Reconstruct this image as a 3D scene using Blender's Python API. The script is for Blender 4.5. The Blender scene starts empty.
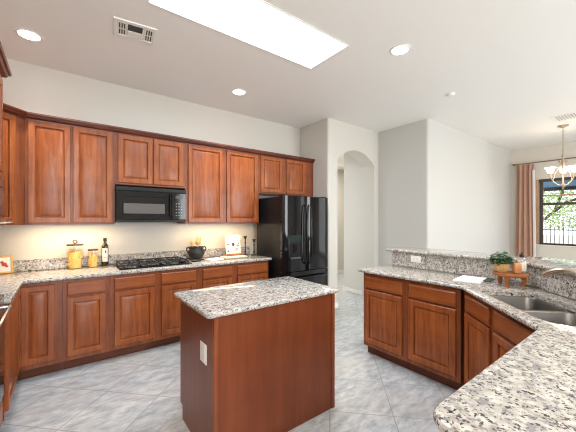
import bpy, bmesh, math, random
from mathutils import Vector, Matrix

random.seed(7)
S = bpy.context.scene
COL = S.collection
PI = math.pi

# ------------------------------------------------------------------ camera
cam_d = bpy.data.cameras.new('camera')
cam = bpy.data.objects.new('camera', cam_d)
COL.objects.link(cam)
cam.location = (0, 0, 1.4434)
cam.rotation_euler = (PI / 2, 0, -0.647)
cam_d.sensor_width = 36
cam_d.lens = 36 * 297.96 / 576
cam_d.shift_y = 4.23 / 576
cam_d.clip_start = 0.02
S.camera = cam

# ------------------------------------------------------------------ view, world, lights
S.cycles.filter_width = 1.1
S.view_settings.view_transform = 'Standard'
S.view_settings.look = 'None'
S.view_settings.gamma = 1
S.view_settings.use_curve_mapping = False
S.view_settings.exposure = 0.15
CEIL = 3.095

W = bpy.data.worlds.new('world')
S.world = W
W.use_nodes = True
W.node_tree.nodes['Background'].inputs[0].default_value = (0.93, 0.97, 1.0, 1)
W.node_tree.nodes['Background'].inputs[1].default_value = 2.0


def area(name, loc, rot, sx, sy, power, color=(1, 1, 1), spread=None):
    d = bpy.data.lights.new(name, 'AREA')
    d.shape = 'RECTANGLE'
    d.size, d.size_y, d.energy, d.color = sx, sy, power, color
    if spread:
        d.spread = spread
    o = bpy.data.objects.new(name, d)
    COL.objects.link(o)
    o.location, o.rotation_euler = loc, rot
    return o


# fill areas added behind the camera, then daylight from a window on the right
area('patio_door_daylight', (4.7, -3.9, 1.3), (-PI / 2, 0, PI), 2.4, 2.3, 170, (0.94, 0.97, 1.0))
area('side_window_daylight', (0.2, -3.9, 1.35), (-PI / 2, 0, PI), 1.7, 1.9, 90, (0.95, 0.97, 1.0))
area('dining_daylight', (8.45, -1.2, 1.3), (PI / 2, 0, PI / 2), 2.3, 2.2, 30, (0.90, 0.95, 1.0))
# fill lights added out of view: a point light and small ceiling areas
dl_ = bpy.data.lights.new('dome_light', 'POINT')
dl_.energy, dl_.color, dl_.shadow_soft_size = 55, (1.0, 0.97, 0.92), 0.32
dl_o = bpy.data.objects.new('dome_light', dl_)
COL.objects.link(dl_o)
dl_o.location = (0.0, -1.5, 2.6)
for lx, ly in ((0.3, -0.6), (2.6, -2.6), (5.4, -1.2), (0.3, -2.6)):
    area('ceiling_lamp', (lx, ly, CEIL - 0.03), (0, 0, 0), 0.16, 0.16, 14, (1.0, 0.95, 0.88))

for lx, ly in ((1.9, -0.15),):  # warm fill added above the near counter
    area('ceiling_lamp', (lx, ly, CEIL - 0.03), (0, 0, 0), 0.16, 0.16, 7, (1.0, 0.80, 0.58))

# ------------------------------------------------------------------ materials


def nt(name):
    m = bpy.data.materials.new(name)
    m.use_nodes = True
    t = m.node_tree
    return m, t, t.nodes['Principled BSDF'], t.nodes, t.links


def rgb(r, g, b):
    f = lambda c: (c / 255 / 12.92) if c / 255 <= 0.04045 else ((c / 255 + 0.055) / 1.055) ** 2.4
    return (f(r), f(g), f(b), 1)


def plain(name, col, rough=0.5, metal=0.0, spec=0.5, bump=0, bscale=60):
    m, t, p, N, L = nt(name)
    p.inputs['Base Color'].default_value = col
    p.inputs['Roughness'].default_value = rough
    p.inputs['Metallic'].default_value = metal
    p.inputs['Specular IOR Level'].default_value = spec
    tc = N.new('ShaderNodeTexCoord')
    n = N.new('ShaderNodeTexNoise')
    n.inputs['Scale'].default_value = bscale
    n.inputs['Detail'].default_value = 4
    L.new(tc.outputs['Object'], n.inputs['Vector'])
    mr = N.new('ShaderNodeMapRange')
    mr.inputs['To Min'].default_value = max(0.02, rough - 0.04)
    mr.inputs['To Max'].default_value = min(1, rough + 0.04)
    L.new(n.outputs['Fac'], mr.inputs['Value'])
    L.new(mr.outputs['Result'], p.inputs['Roughness'])
    if bump:
        b = N.new('ShaderNodeBump')
        b.inputs['Strength'].default_value = bump
        b.inputs['Distance'].default_value = 0.004
        L.new(n.outputs['Fac'], b.inputs['Height'])
        L.new(b.outputs['Normal'], p.inputs['Normal'])
    return m


def ramp(N, stops):
    r = N.new('ShaderNodeValToRGB')
    e = r.color_ramp.elements
    while len(e) < len(stops):
        e.new(0.5)
    for i, (pos, c) in enumerate(stops):
        e[i].position = pos
        e[i].color = c
    return r


def wood(name, dark, mid, light, scale, rough=0.34, coat=0.12):
    m, t, p, N, L = nt(name)
    tc = N.new('ShaderNodeTexCoord')
    mp = N.new('ShaderNodeMapping')
    mp.inputs['Scale'].default_value = scale
    L.new(tc.outputs['Object'], mp.inputs['Vector'])
    n = N.new('ShaderNodeTexNoise')
    n.inputs['Scale'].default_value = 1.0
    n.inputs['Detail'].default_value = 7
    n.inputs['Roughness'].default_value = 0.62
    n.inputs['Distortion'].default_value = 0.6
    L.new(mp.outputs['Vector'], n.inputs['Vector'])
    n2 = N.new('ShaderNodeTexNoise')
    n2.inputs['Scale'].default_value = 5
    n2.inputs['Detail'].default_value = 3
    L.new(tc.outputs['Object'], n2.inputs['Vector'])
    mx = N.new('ShaderNodeMath')
    mx.operation = 'MULTIPLY_ADD'
    L.new(n2.outputs['Fac'], mx.inputs[0])
    mx.inputs[1].default_value = 0.5
    L.new(n.outputs['Fac'], mx.inputs[2])
    ms = N.new('ShaderNodeMath')
    ms.operation = 'SUBTRACT'
    L.new(mx.outputs[0], ms.inputs[0])
    ms.inputs[1].default_value = 0.25
    r = ramp(N, [(0.26, dark), (0.5, mid), (0.78, light)])
    L.new(ms.outputs[0], r.inputs['Fac'])
    L.new(r.outputs['Color'], p.inputs['Base Color'])
    p.inputs['Roughness'].default_value = rough
    p.inputs['Specular IOR Level'].default_value = 0.35
    p.inputs['Coat Weight'].default_value = coat
    p.inputs['Coat Roughness'].default_value = 0.1
    return m


def granite(name, stretch=(1, 1, 1)):
    m, t, p, N, L = nt(name)
    tc = N.new('ShaderNodeTexCoord')
    mp = N.new('ShaderNodeMapping')
    mp.inputs['Scale'].default_value = stretch
    mp.inputs['Rotation'].default_value = (0, 0, 0.6)
    L.new(tc.outputs['Object'], mp.inputs['Vector'])

    def noise(sc, det, seed, ro=0.55):
        n = N.new('ShaderNodeTexNoise')
        n.noise_dimensions = '4D'
        n.inputs['W'].default_value = seed
        n.inputs['Scale'].default_value = sc
        n.inputs['Detail'].default_value = det
        n.inputs['Roughness'].default_value = ro
        L.new(mp.outputs['Vector'], n.inputs['Vector'])
        return n
    base = ramp(N, [(0.36, rgb(156, 150, 142)), (0.5, rgb(187, 181, 173)), (0.66, rgb(214, 209, 201))])
    L.new(noise(30, 4, 0).outputs['Fac'], base.inputs['Fac'])

    def over(prev, n, lo, hi, col):
        r = ramp(N, [(lo, (0, 0, 0, 1)), (hi, (1, 1, 1, 1))])
        L.new(n.outputs['Fac'], r.inputs['Fac'])
        mix = N.new('ShaderNodeMix')
        mix.data_type = 'RGBA'
        L.new(r.outputs['Color'], mix.inputs['Factor'])
        L.new(prev, mix.inputs['A'])
        mix.inputs['B'].default_value = col
        return mix.outputs['Result']
    c = over(base.outputs['Color'], noise(44, 3, 3.1), 0.54, 0.61, rgb(140, 138, 139))
    c = over(c, noise(64, 3, 9.7), 0.60, 0.64, rgb(118, 102, 90))
    c = over(c, noise(84, 2, 5.3), 0.585, 0.63, rgb(66, 65, 70))
    c = over(c, noise(44, 4, 12.9, 0.7), 0.60, 0.635, rgb(40, 38, 40))
    L.new(c, p.inputs['Base Color'])
    p.inputs['Roughness'].default_value = 0.07
    p.inputs['Specular IOR Level'].default_value = 0.5
    return m


def tile():
    m, t, p, N, L = nt('floor_tile')
    tc = N.new('ShaderNodeTexCoord')
    mp = N.new('ShaderNodeMapping')
    mp.vector_type = 'TEXTURE'
    # 45 degree grid of 0.4645 m tiles; grout passes x-y = 0.66 and x+y = 3.22
    mp.inputs['Rotation'].default_value = (0, 0, PI / 4)
    mp.inputs['Location'].default_value = ((0.66 + 3.22) / 2, (3.22 - 0.66) / 2, 0)
    L.new(tc.outputs['Object'], mp.inputs['Vector'])
    b = N.new('ShaderNodeTexBrick')
    b.offset = 0
    b.squash = 1
    b.inputs['Scale'].default_value = 1
    b.inputs['Brick Width'].default_value = 0.4645
    b.inputs['Row Height'].default_value = 0.4645
    b.inputs['Mortar Size'].default_value = 0.0045
    b.inputs['Mortar Smooth'].default_value = 0.3
    b.inputs['Bias'].default_value = 0
    b.inputs['Color1'].default_value = (0.35, 0.35, 0.35, 1)
    b.inputs['Color2'].default_value = (0.65, 0.65, 0.65, 1)
    b.inputs['Mortar'].default_value = (0.5, 0.5, 0.5, 1)
    L.new(mp.outputs['Vector'], b.inputs['Vector'])
    n = N.new('ShaderNodeTexNoise')
    n.inputs['Scale'].default_value = 9.0
    n.inputs['Detail'].default_value = 9
    n.inputs['Roughness'].default_value = 0.66
    n.inputs['Distortion'].default_value = 0.25
    ms_ = N.new('ShaderNodeMapping')
    ms_.inputs['Scale'].default_value = (0.8, 1.9, 1)
    ms_.inputs['Rotation'].default_value = (0, 0, 0.35)
    L.new(tc.outputs['Object'], ms_.inputs['Vector'])
    L.new(ms_.outputs['Vector'], n.inputs['Vector'])
    ad = N.new('ShaderNodeMath')
    ad.operation = 'MULTIPLY_ADD'
    sep = N.new('ShaderNodeSeparateColor')
    L.new(b.outputs['Color'], sep.inputs['Color'])
    L.new(sep.outputs[0], ad.inputs[0])
    ad.inputs[1].default_value = 0.16
    L.new(n.outputs['Fac'], ad.inputs[2])
    r = ramp(N, [(0.40, rgb(142, 147, 152)), (0.55, rgb(173, 178, 183)), (0.72, rgb(202, 205, 207))])
    L.new(ad.outputs[0], r.inputs['Fac'])
    n2 = N.new('ShaderNodeTexNoise')
    n2.inputs['Scale'].default_value = 1.6
    n2.inputs['Detail'].default_value = 5
    L.new(tc.outputs['Object'], n2.inputs['Vector'])
    r2 = ramp(N, [(0.45, (0, 0, 0, 1)), (0.75, (0.55, 0.55, 0.55, 1))])
    L.new(n2.outputs['Fac'], r2.inputs['Fac'])
    mw = N.new('ShaderNodeMix')
    mw.data_type = 'RGBA'
    L.new(r2.outputs['Color'], mw.inputs['Factor'])
    L.new(r.outputs['Color'], mw.inputs['A'])
    mw.inputs['B'].default_value = rgb(190, 182, 172)
    mg = N.new('ShaderNodeMix')
    mg.data_type = 'RGBA'
    L.new(b.outputs['Fac'], mg.inputs['Factor'])
    L.new(mw.outputs['Result'], mg.inputs['A'])
    mg.inputs['B'].default_value = rgb(150, 148, 146)
    L.new(mg.outputs['Result'], p.inputs['Base Color'])
    p.inputs['Roughness'].default_value = 0.3
    bp = N.new('ShaderNodeBump')
    bp.inputs['Strength'].default_value = 0.4
    bp.inputs['Distance'].default_value = 0.003
    inv = N.new('ShaderNodeMath')
    inv.operation = 'MULTIPLY_ADD'
    L.new(b.outputs['Fac'], inv.inputs[0])
    inv.inputs[1].default_value = -1
    L.new(n.outputs['Fac'], inv.inputs[2])
    L.new(inv.outputs[0], bp.inputs['Height'])
    L.new(bp.outputs['Normal'], p.inputs['Normal'])
    return m


def emit(name, col, strength):
    m, t, p, N, L = nt(name)
    p.inputs['Base Color'].default_value = (0.8, 0.8, 0.8, 1)
    p.inputs['Emission Color'].default_value = col
    p.inputs['Emission Strength'].default_value = strength
    return m


def glass(name, tint=(1, 1, 1, 1), refl=1.0):
    m, t, p, N, L = nt(name)
    tr = N.new('ShaderNodeBsdfTransparent')
    tr.inputs['Color'].default_value = tint
    gl = N.new('ShaderNodeBsdfGlossy')
    gl.inputs['Roughness'].default_value = 0.03
    fr = N.new('ShaderNodeLayerWeight')
    fr.inputs['Blend'].default_value = 0.5
    pw = N.new('ShaderNodeMath')
    pw.operation = 'POWER'
    L.new(fr.outputs['Facing'], pw.inputs[0])
    pw.inputs[1].default_value = 4
    ml = N.new('ShaderNodeMath')
    ml.operation = 'MULTIPLY_ADD'
    L.new(pw.outputs[0], ml.inputs[0])
    ml.inputs[1].default_value = 0.55 * refl
    ml.inputs[2].default_value = 0.04 * refl
    mx = N.new('ShaderNodeMixShader')
    L.new(ml.outputs[0], mx.inputs[0])
    L.new(tr.outputs[0], mx.inputs[1])
    L.new(gl.outputs[0], mx.inputs[2])
    L.new(mx.outputs[0], N['Material Output'].inputs['Surface'])
    return m


CH = dict(dark=rgb(116, 56, 26), mid=rgb(147, 77, 36), light=rgb(172, 99, 49))
M = {}
M['wood'] = wood('cherry_wood_upright', scale=(30, 30, 2.6), **CH)
M['wood_h'] = wood('cherry_wood_level', scale=(1.6, 26, 26), **CH)
M['frame_wood'] = wood('cherry_face_frame', rgb(104, 52, 28), rgb(130, 68, 37), rgb(150, 86, 48), (26, 26, 1.6))  # darker than the doors; shade of the door gaps put into the colour
M['crown_wood'] = wood('cherry_crown', rgb(78, 36, 22), rgb(98, 46, 28), rgb(118, 60, 38), (2, 2, 30))  # crown's lack of light from below painted in as darker wood
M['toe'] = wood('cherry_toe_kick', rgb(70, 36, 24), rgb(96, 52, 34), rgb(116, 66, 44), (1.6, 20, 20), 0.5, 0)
M['panel_wood'] = wood('island_veneer', rgb(106, 51, 27), rgb(116, 58, 31), rgb(127, 66, 36), (18, 18, 1.0), 0.38, 0.1)
M['granite'] = granite('granite')
M['granite_fine'] = granite('granite_fleck', (0.8, 1.25, 1))
M['tile'] = tile()
M['wall'] = plain('wall_paint', rgb(208, 204, 195), 0.32, bump=0.12, bscale=35)
M['wall_beige'] = plain('wall_paint_beige', rgb(208, 200, 188), 0.5, bump=0.1, bscale=35)  # warmer, more beige tone than the other walls
M['wall_white'] = plain('wall_paint_white', rgb(200, 198, 193), 0.5, bump=0.1, bscale=35)
M['ceiling'] = plain('ceiling_paint', rgb(240, 237, 232), 0.6, bump=0.1, bscale=30)
M['white'] = plain('white_plastic', rgb(238, 236, 230), 0.35)
M['trim'] = plain('white_trim', rgb(232, 228, 220), 0.4)
M['black'] = plain('black_gloss', (0.005, 0.005, 0.006, 1), 0.06, spec=0.4)
M['black_satin'] = plain('black_satin', (0.009, 0.009, 0.010, 1), 0.3, spec=0.25)
M['black_matte'] = plain('black_iron', (0.02, 0.02, 0.021, 1), 0.55)
M['dark_glass'] = plain('dark_glass', (0.008, 0.007, 0.007, 1), 0.05, spec=0.4)
M['oven_screen'] = plain('perforated_screen', rgb(74, 66, 62), 0.35, bump=0.3, bscale=300)  # grey reflection in the microwave window, painted as a solid band
M['steel'] = plain('brushed_steel', rgb(122, 119, 116), 0.36, 1.0)
M['nickel'] = plain('brushed_nickel', rgb(190, 178, 164), 0.25, 1.0)
M['chrome'] = plain('chrome', rgb(220, 220, 222), 0.1, 1.0)
M['lamp'] = emit('lamp_lens', (1.0, 0.95, 0.88, 1), 14)
M['skylight'] = emit('skylight_lens', (0.68, 0.85, 1.0, 1), 14.0)
M['shade'] = emit('alabaster_shade', (1.0, 0.84, 0.62, 1), 5.0)
M['glass'] = glass('clear_glass')
M['pane'] = glass('window_glass', (0.96, 0.98, 0.98, 1), 0.8)
M['pasta'] = plain('pasta', rgb(240, 196, 108), 0.5)
M['olive'] = plain('olive_glass', rgb(44, 40, 18), 0.08, spec=0.7)
M['paper'] = plain('paper', rgb(226, 222, 214), 0.6)
M['ink'] = plain('ink', rgb(90, 62, 58), 0.6)
M['redink'] = plain('red_ink', rgb(178, 60, 40), 0.6)
M['yellow_frame'] = plain('yellow_frame', rgb(206, 162, 84), 0.45)
M['light_wood'] = wood('light_wood', rgb(188, 146, 92), rgb(212, 172, 118), rgb(228, 194, 142), (30, 30, 3), 0.5, 0)
M['pale_board'] = wood('pale_board', rgb(222, 204, 170), rgb(234, 218, 188), rgb(242, 230, 206), (3, 30, 30), 0.5, 0)
M['tray_wood'] = wood('tray_wood', rgb(132, 76, 42), rgb(168, 102, 60), rgb(190, 126, 80), (4, 28, 28), 0.45, 0)
M['clay'] = plain('black_clay', (0.022, 0.021, 0.022, 1), 0.38)
M['cloth'] = plain('white_cloth', rgb(240, 239, 236), 0.85, bump=0.4, bscale=200)
M['stripe'] = plain('grey_stripe', rgb(92, 92, 88), 0.85)
M['leaf'] = plain('leaf', rgb(46, 82, 46), 0.45)
M['leaf_pale'] = plain('leaf_pale', rgb(150, 178, 140), 0.5)
M['amber'] = plain('amber_label', rgb(198, 140, 88), 0.4)
M['curtain'] = plain('curtain_fabric', rgb(174, 136, 116), 0.8, bump=0.3, bscale=150)
M['lining'] = plain('curtain_lining', rgb(226, 222, 218), 0.8)
M['bronze'] = plain('aged_bronze', rgb(134, 112, 94), 0.4, 0.6)
M['ivory_bronze'] = plain('ivory_bronze', rgb(168, 148, 126), 0.4, 0.35)
M['sash'] = plain('dark_sash', rgb(66, 58, 54), 0.45)
M['casing'] = wood('window_casing', rgb(150, 118, 90), rgb(172, 140, 110), rgb(188, 158, 128), (20, 20, 2), 0.45, 0)
M['blue'] = plain('blue_canopy', rgb(70, 140, 196), 0.6)
M['patio'] = plain('patio_ground', rgb(214, 204, 190), 0.8)
M['stucco'] = plain('stucco', rgb(206, 176, 162), 0.85, bump=0.4, bscale=40)
M['bark'] = plain('bark', rgb(84, 72, 60), 0.8, bump=0.6, bscale=30)
M['outleaf'] = plain('tree_leaf', rgb(176, 196, 124), 0.6)
M['vent_grey'] = plain('vent_grey', rgb(176, 172, 166), 0.6)
M['vent_dark'] = plain('vent_shadow_box', rgb(74, 70, 66), 0.7)  # dark grey louvre banks of the kitchen register

# ------------------------------------------------------------------ mesh helpers


class MB:
    def __init__(self):
        self.bm = bmesh.new()

    def ring(self, pts):
        return [self.bm.verts.new(p) for p in pts]

    def face(self, vs):
        try:
            return self.bm.faces.new(vs)
        except ValueError:
            return None

    def skin(self, rings, cap0=False, cap1=False, closed=True):
        vr = [self.ring(r) for r in rings]
        n = len(vr[0])
        for a, b in zip(vr[:-1], vr[1:]):
            for i in range(n if closed else n - 1):
                j = (i + 1) % n
                self.face((a[i], a[j], b[j], b[i]))
        if cap0:
            self.face(vr[0][::-1])
        if cap1:
            self.face(vr[-1])
        return self

    def box(self, x0, x1, y0, y1, z0, z1, b=0.0, mat=None):
        m = Matrix.Translation(((x0 + x1) / 2, (y0 + y1) / 2, (z0 + z1) / 2)) @ Matrix.Diagonal((x1 - x0, y1 - y0, z1 - z0, 1))
        if mat is not None:
            m = mat @ m
        r = bmesh.ops.create_cube(self.bm, size=1, matrix=m)
        if b > 0:
            es = set()
            for v in r['verts']:
                es.update(v.link_edges)
            bmesh.ops.bevel(self.bm, geom=list(es), offset=b, segments=2, affect='EDGES', profile=0.5)
        return self

    def rects(self, x0, x1, z0, z1, loops, cap0=False, cap1=True):
        """nested rectangles in the xz plane: loops of (inset, y)"""
        self.skin([[(x0 + i, y, z0 + i), (x1 - i, y, z0 + i), (x1 - i, y, z1 - i), (x0 + i, y, z1 - i)] for i, y in loops], cap0, cap1)
        return self

    def tube(self, pts, r, n=8, cap=True):
        pts = [Vector(p) for p in pts]
        rs = r if isinstance(r, (list, tuple)) else [r] * len(pts)
        d0 = (pts[1] - pts[0]).normalized()
        up = Vector((0, 0, 1)) if abs(d0.z) < 0.9 else Vector((1, 0, 0))
        u = d0.cross(up).normalized()
        rings = []
        for i, p in enumerate(pts):
            a = pts[max(0, i - 1)]
            b = pts[min(len(pts) - 1, i + 1)]
            d = (b - a).normalized()
            u = (u - d * u.dot(d)).normalized()
            w = d.cross(u)
            rings.append([p + (u * math.cos(2 * PI * k / n) + w * math.sin(2 * PI * k / n)) * rs[i] for k in range(n)])
        return self.skin(rings, cap, cap)

    def lathe(self, prof, c=(0, 0, 0), n=24, cap0=True, cap1=True, sy=1.0):
        return self.skin([[(c[0] + r * math.cos(2 * PI * k / n), c[1] + sy * r * math.sin(2 * PI * k / n), c[2] + z) for k in range(n)] for r, z in prof], cap0, cap1)

    def ball(self, c, r, sub=2, scale=(1, 1, 1), rot=None):
        m = Matrix.Translation(c)
        if rot is not None:
            m = m @ rot
        m = m @ Matrix.Diagonal((scale[0] * r, scale[1] * r, scale[2] * r, 1))
        bmesh.ops.create_icosphere(self.bm, subdivisions=sub, radius=1, matrix=m)
        return self

    def prism(self, poly, z0, z1):
        return self.skin([[(x, y, z0) for x, y in poly], [(x, y, z1) for x, y in poly]], True, True)

    def build(self, name, mat, parent=None, smooth=True, origin=None, sharp=40, recalc=True):
        bm = self.bm
        if recalc:
            bmesh.ops.recalc_face_normals(bm, faces=bm.faces)
        if origin is not None:
            bmesh.ops.translate(bm, verts=bm.verts, vec=-Vector(origin))
        if smooth:
            lim = math.radians(sharp)
            for f in bm.faces:
                f.smooth = True
            for e in bm.edges:
                e.smooth = len(e.link_faces) == 2 and e.calc_face_angle(0) < lim
        me = bpy.data.meshes.new(name)
        bm.to_mesh(me)
        bm.free()
        o = bpy.data.objects.new(name, me)
        COL.objects.link(o)
        for mm in (mat if isinstance(mat, (list, tuple)) else [mat]):
            me.materials.append(mm)
        if origin is not None:
            o.location = origin
        if parent is not None:
            o.parent = parent
        return o


def thing(name, label, cat, loc=(0, 0, 0), rz=0.0, group=None):
    o = bpy.data.objects.new(name, None)
    o.empty_display_size = 0.05
    COL.objects.link(o)
    o.location = loc
    o.rotation_euler = (0, 0, rz)
    return tag(o, label, cat, group)


def tag(o, label, cat, group=None):
    o['label'] = label
    o['category'] = cat
    if group:
        o['group'] = group
    return o


def struct(o):
    o['kind'] = 'structure'
    return o


def dup(root, loc, label=None, rz=None):
    r = root.copy()
    COL.objects.link(r)
    r.location = loc
    if rz is not None:
        r.rotation_euler = (0, 0, rz)
    if label:
        r['label'] = label
    for ch in list(root.children):
        c = ch.copy()
        COL.objects.link(c)
        c.parent = r
        for g in list(ch.children):
            d = g.copy()
            COL.objects.link(d)
            d.parent = c
    return r


def offset(poly, d):
    """move a counter-clockwise polygon inwards by d"""
    n = len(poly)
    out = []
    for i in range(n):
        p0, p1, p2 = Vector(poly[i - 1]), Vector(poly[i]), Vector(poly[(i + 1) % n])
        e1, e2 = (p1 - p0).normalized(), (p2 - p1).normalized()
        n1, n2 = Vector((-e1.y, e1.x)), Vector((-e2.y, e2.x))
        k = n1 + n2
        k = k / max(0.3, 1 + n1.dot(n2))
        out.append((p1.x + k.x * d, p1.y + k.y * d))
    return out


def rounded(pts, n=6):
    """pts: (x, y, radius)"""
    out = []
    m = len(pts)
    for i in range(m):
        x, y, r = pts[i]
        p = Vector((x, y))
        if r <= 0:
            out.append((x, y))
            continue
        a = (Vector(pts[i - 1][:2]) - p).normalized()
        b = (Vector(pts[(i + 1) % m][:2]) - p).normalized()
        ang = a.angle(b)
        t = r / math.tan(ang / 2)
        s, e = p + a * t, p + b * t
        c = p + (a + b).normalized() * (r / math.sin(ang / 2))
        v0, v1 = s - c, e - c
        a0 = math.atan2(v0.y, v0.x)
        da = (math.atan2(v1.y, v1.x) - a0 + PI) % (2 * PI) - PI
        for k in range(n + 1):
            th = a0 + da * k / n
            out.append((c.x + r * math.cos(th), c.y + r * math.sin(th)))
    return out


def slab(mb, poly, z0, z1, r=0.011, hole=None):
    """a stone slab with rounded edges, optionally with a cut-out"""
    prof = []
    for k in range(4):
        a = PI / 2 * k / 3
        prof.append((r * (1 - math.sin(a)), z0 + r * (1 - math.cos(a))))
    for k in range(4):
        a = PI / 2 * k / 3
        prof.append((r * (1 - math.cos(a)), z1 - r * (1 - math.sin(a))))
    bm = mb.bm
    loops = []
    for d, z in prof:
        loops.append([bm.verts.new((x, y, z)) for x, y in offset(poly, d)])
    n = len(poly)
    for a, b in zip(loops[:-1], loops[1:]):
        for i in range(n):
            mb.face((a[i], a[(i + 1) % n], b[(i + 1) % n], b[i]))
    if hole is None:
        mb.face(loops[0][::-1])
        mb.face(loops[-1])
        return mb
    hb = [bm.verts.new((x, y, z0)) for x, y in hole]
    ht = [bm.verts.new((x, y, z1)) for x, y in hole]
    h = len(hole)
    for i in range(h):
        mb.face((hb[i], hb[(i + 1) % h], ht[(i + 1) % h], ht[i]))
    bm.edges.index_update()
    for lo, hi in ((loops[0], hb), (loops[-1], ht)):
        es = []
        for L_ in (lo, hi):
            for i in range(len(L_)):
                a, b = L_[i], L_[(i + 1) % len(L_)]
                e = bm.edges.get((a, b)) or bm.edges.new((a, b))
                es.append(e)
        bmesh.ops.triangle_fill(bm, use_beauty=True, use_dissolve=False, edges=es)
    return mb


def sweep(mb, path, prof, close=False):
    """sweep an (outward, z) profile along a plan path with mitred corners; outward is to the right of travel"""
    rings = []
    n = len(path)
    for i in range(n):
        p = Vector(path[i])
        d1 = (p - Vector(path[i - 1])).normalized() if i > 0 else None
        d2 = (Vector(path[i + 1]) - p).normalized() if i < n - 1 else None
        d1 = d1 or d2
        d2 = d2 or d1
        n1, n2 = Vector((d1.y, -d1.x)), Vector((d2.y, -d2.x))
        k = (n1 + n2) / (1 + n1.dot(n2))
        rings.append([(p.x + k.x * o, p.y + k.y * o, z) for o, z in prof])
    mb.skin(rings, True, True)
    return mb


# ------------------------------------------------------------------ room shell
YW, XL, XR, XRET, YA, X4, Y5 = 4.15, -0.925, 8.53, 3.41, 3.436, 4.72, 2.475
ZC = CEIL

f = MB().box(XL - 0.2, XR + 0.2, -4.2, 6.2, -0.1, 0).build('floor', M['tile'], smooth=False)
struct(f)
# ceiling: four boxes round the skylight opening, one mesh
SK = (0.505, 2.155, 1.90, 2.44)
c = MB()
c.box(XL - 0.2, SK[0], -4.2, YW + 0.2, ZC, ZC + 0.12)
c.box(SK[1], XR + 0.2, -4.2, YW + 0.2, ZC, ZC + 0.12)
c.box(SK[0], SK[1], -4.2, SK[2], ZC, ZC + 0.12)
c.box(SK[0], SK[1], SK[3], YW + 0.2, ZC, ZC + 0.12)
struct(c.build('ceiling', M['ceiling'], smooth=False))
struct(MB().box(XL - 0.2, XRET + 0.12, YW, YW + 0.2, 0, ZC).build('wall_back', M['wall'], smooth=False))
struct(MB().box(XL - 0.2, XL, -4.2, YW, 0, ZC).build('wall_left', M['wall'], smooth=False))
struct(MB().box(XL, XR, -4.2, -4.0, 0, ZC).build('wall_behind', M['wall'], smooth=False))
# pier beside the refrigerator, with soft bullnose corners
pier = rounded([(XRET, YA, 0.045), (3.62, YA, 0), (3.62, 3.713, 0), (XRET + 0.12, 3.713, 0), (XRET + 0.12, YW + 0.2, 0), (XRET, YW + 0.2, 0)])
struct(MB().prism(pier, 0, ZC).build('wall_pier', M['wall'], origin=(3.5, 3.6, 0)))
# arched wall
XJ = 4.588
mb = MB()
cx, half, spring, rise = (3.62 + XJ) / 2, (XJ - 3.62) / 2, 2.455, 0.205
R = (half * half + rise * rise) / (2 * rise)
arc = []
for k in range(25):
    x = 3.62 + (XJ - 3.62) * k / 24
    arc.append((x, spring + rise - R + math.sqrt(max(0, R * R - (x - cx) ** 2))))
out = [(3.62, ZC)] + arc + [(XJ, 0), (X4 + 0.3, 0), (X4 + 0.3, ZC)]
mb.skin([[(x, YA, z) for x, z in out], [(x, 3.713, z) for x, z in out]], True, True)
struct(mb.build('wall_arch', M['wall'], smooth=True, sharp=25))
# wall that comes forward, then the long white wall of the dining area
ret = rounded([(X4, Y5, 0.05), (XR + 0.2, Y5, 0), (XR + 0.2, Y5 + 0.16, 0), (X4 + 0.2, Y5 + 0.16, 0), (X4 + 0.2, YA + 0.01, 0), (X4, YA + 0.01, 0)], 8)
struct(MB().prism(ret, 0, ZC).build('wall_dining', M['wall_white'], sharp=35))
# hall behind the arch
struct(MB().box(4.612, 4.70, 3.713, 4.20, 0, 2.8).build('wall_hall', M['wall'], smooth=False))
struct(MB().box(XRET + 0.12, 7.0, 5.6, 5.8, 0, 2.8).build('wall_hall_end', M['wall'], smooth=False))
struct(MB().box(6.9, 7.1, 3.6, 5.6, 0, 2.8).build('wall_hall_side', M['wall'], smooth=False))
struct(MB().box(XRET + 0.12, 7.0, 3.713, 5.7, 2.8, 2.9).build('ceiling_hall', M['ceiling'], smooth=False))
area('hall_lamp', (5.0, 4.9, 2.78), (0, 0, 0), 0.4, 0.4, 45, (1.0, 0.92, 0.80))
# window wall with the opening
WY0, WY1, WZ0, WZ1 = 0.1, 2.0, 0.90, 2.36
mb = MB()
mb.box(XR, XR + 0.2, WY1, Y5 + 0.16, 0, ZC)
mb.box(XR, XR + 0.2, -4.2, WY0, 0, ZC)
mb.box(XR, XR + 0.2, WY0, WY1, 0, WZ0)
mb.box(XR, XR + 0.2, WY0, WY1, WZ1, ZC)
struct(mb.build('wall_window', M['wall_beige'], smooth=False))
# baseboards
bb = lambda name, *a: struct(MB().box(*a, b=0.004).build(name, M['trim'], smooth=False))
bb('baseboard_pier', XRET + 0.03, 3.632, YA - 0.014, YA, 0, 0.085)
bb('baseboard_hall', 4.598, 4.612, 3.72, 4.20, 0, 0.085)
bb('baseboard_hall_end', XRET + 0.12, 6.9, 5.586, 5.6, 0, 0.085)
bb('baseboard_arch', XJ, X4 - 0.014, YA - 0.014, YA, 0, 0.085)
bb('baseboard_return', X4 - 0.014, X4, Y5 + 0.02, YA - 0.014, 0, 0.085)
bb('baseboard_dining', X4 + 0.05, XR, Y5 - 0.014, Y5, 0, 0.085)

# ------------------------------------------------------------------ skylight, lamps, vents in the ceiling
t = thing('skylight', 'long bright white skylight panel in the kitchen ceiling', 'skylight', (SK[0], SK[2], ZC))
w, d = SK[1] - SK[0], SK[3] - SK[2]
MB().box(0.012, w - 0.012, 0.012, d - 0.012, 0.05, 0.06).build('lens', M['skylight'], t, smooth=False)
mb = MB()
for a in ((0, w, 0, 0.012), (0, w, d - 0.012, d), (0, 0.012, 0.012, d - 0.012), (w - 0.012, w, 0.012, d - 0.012)):
    mb.box(a[0], a[1], a[2], a[3], -0.006, 0.06)
mb.build('frame', M['white'], t, smooth=False)


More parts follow.
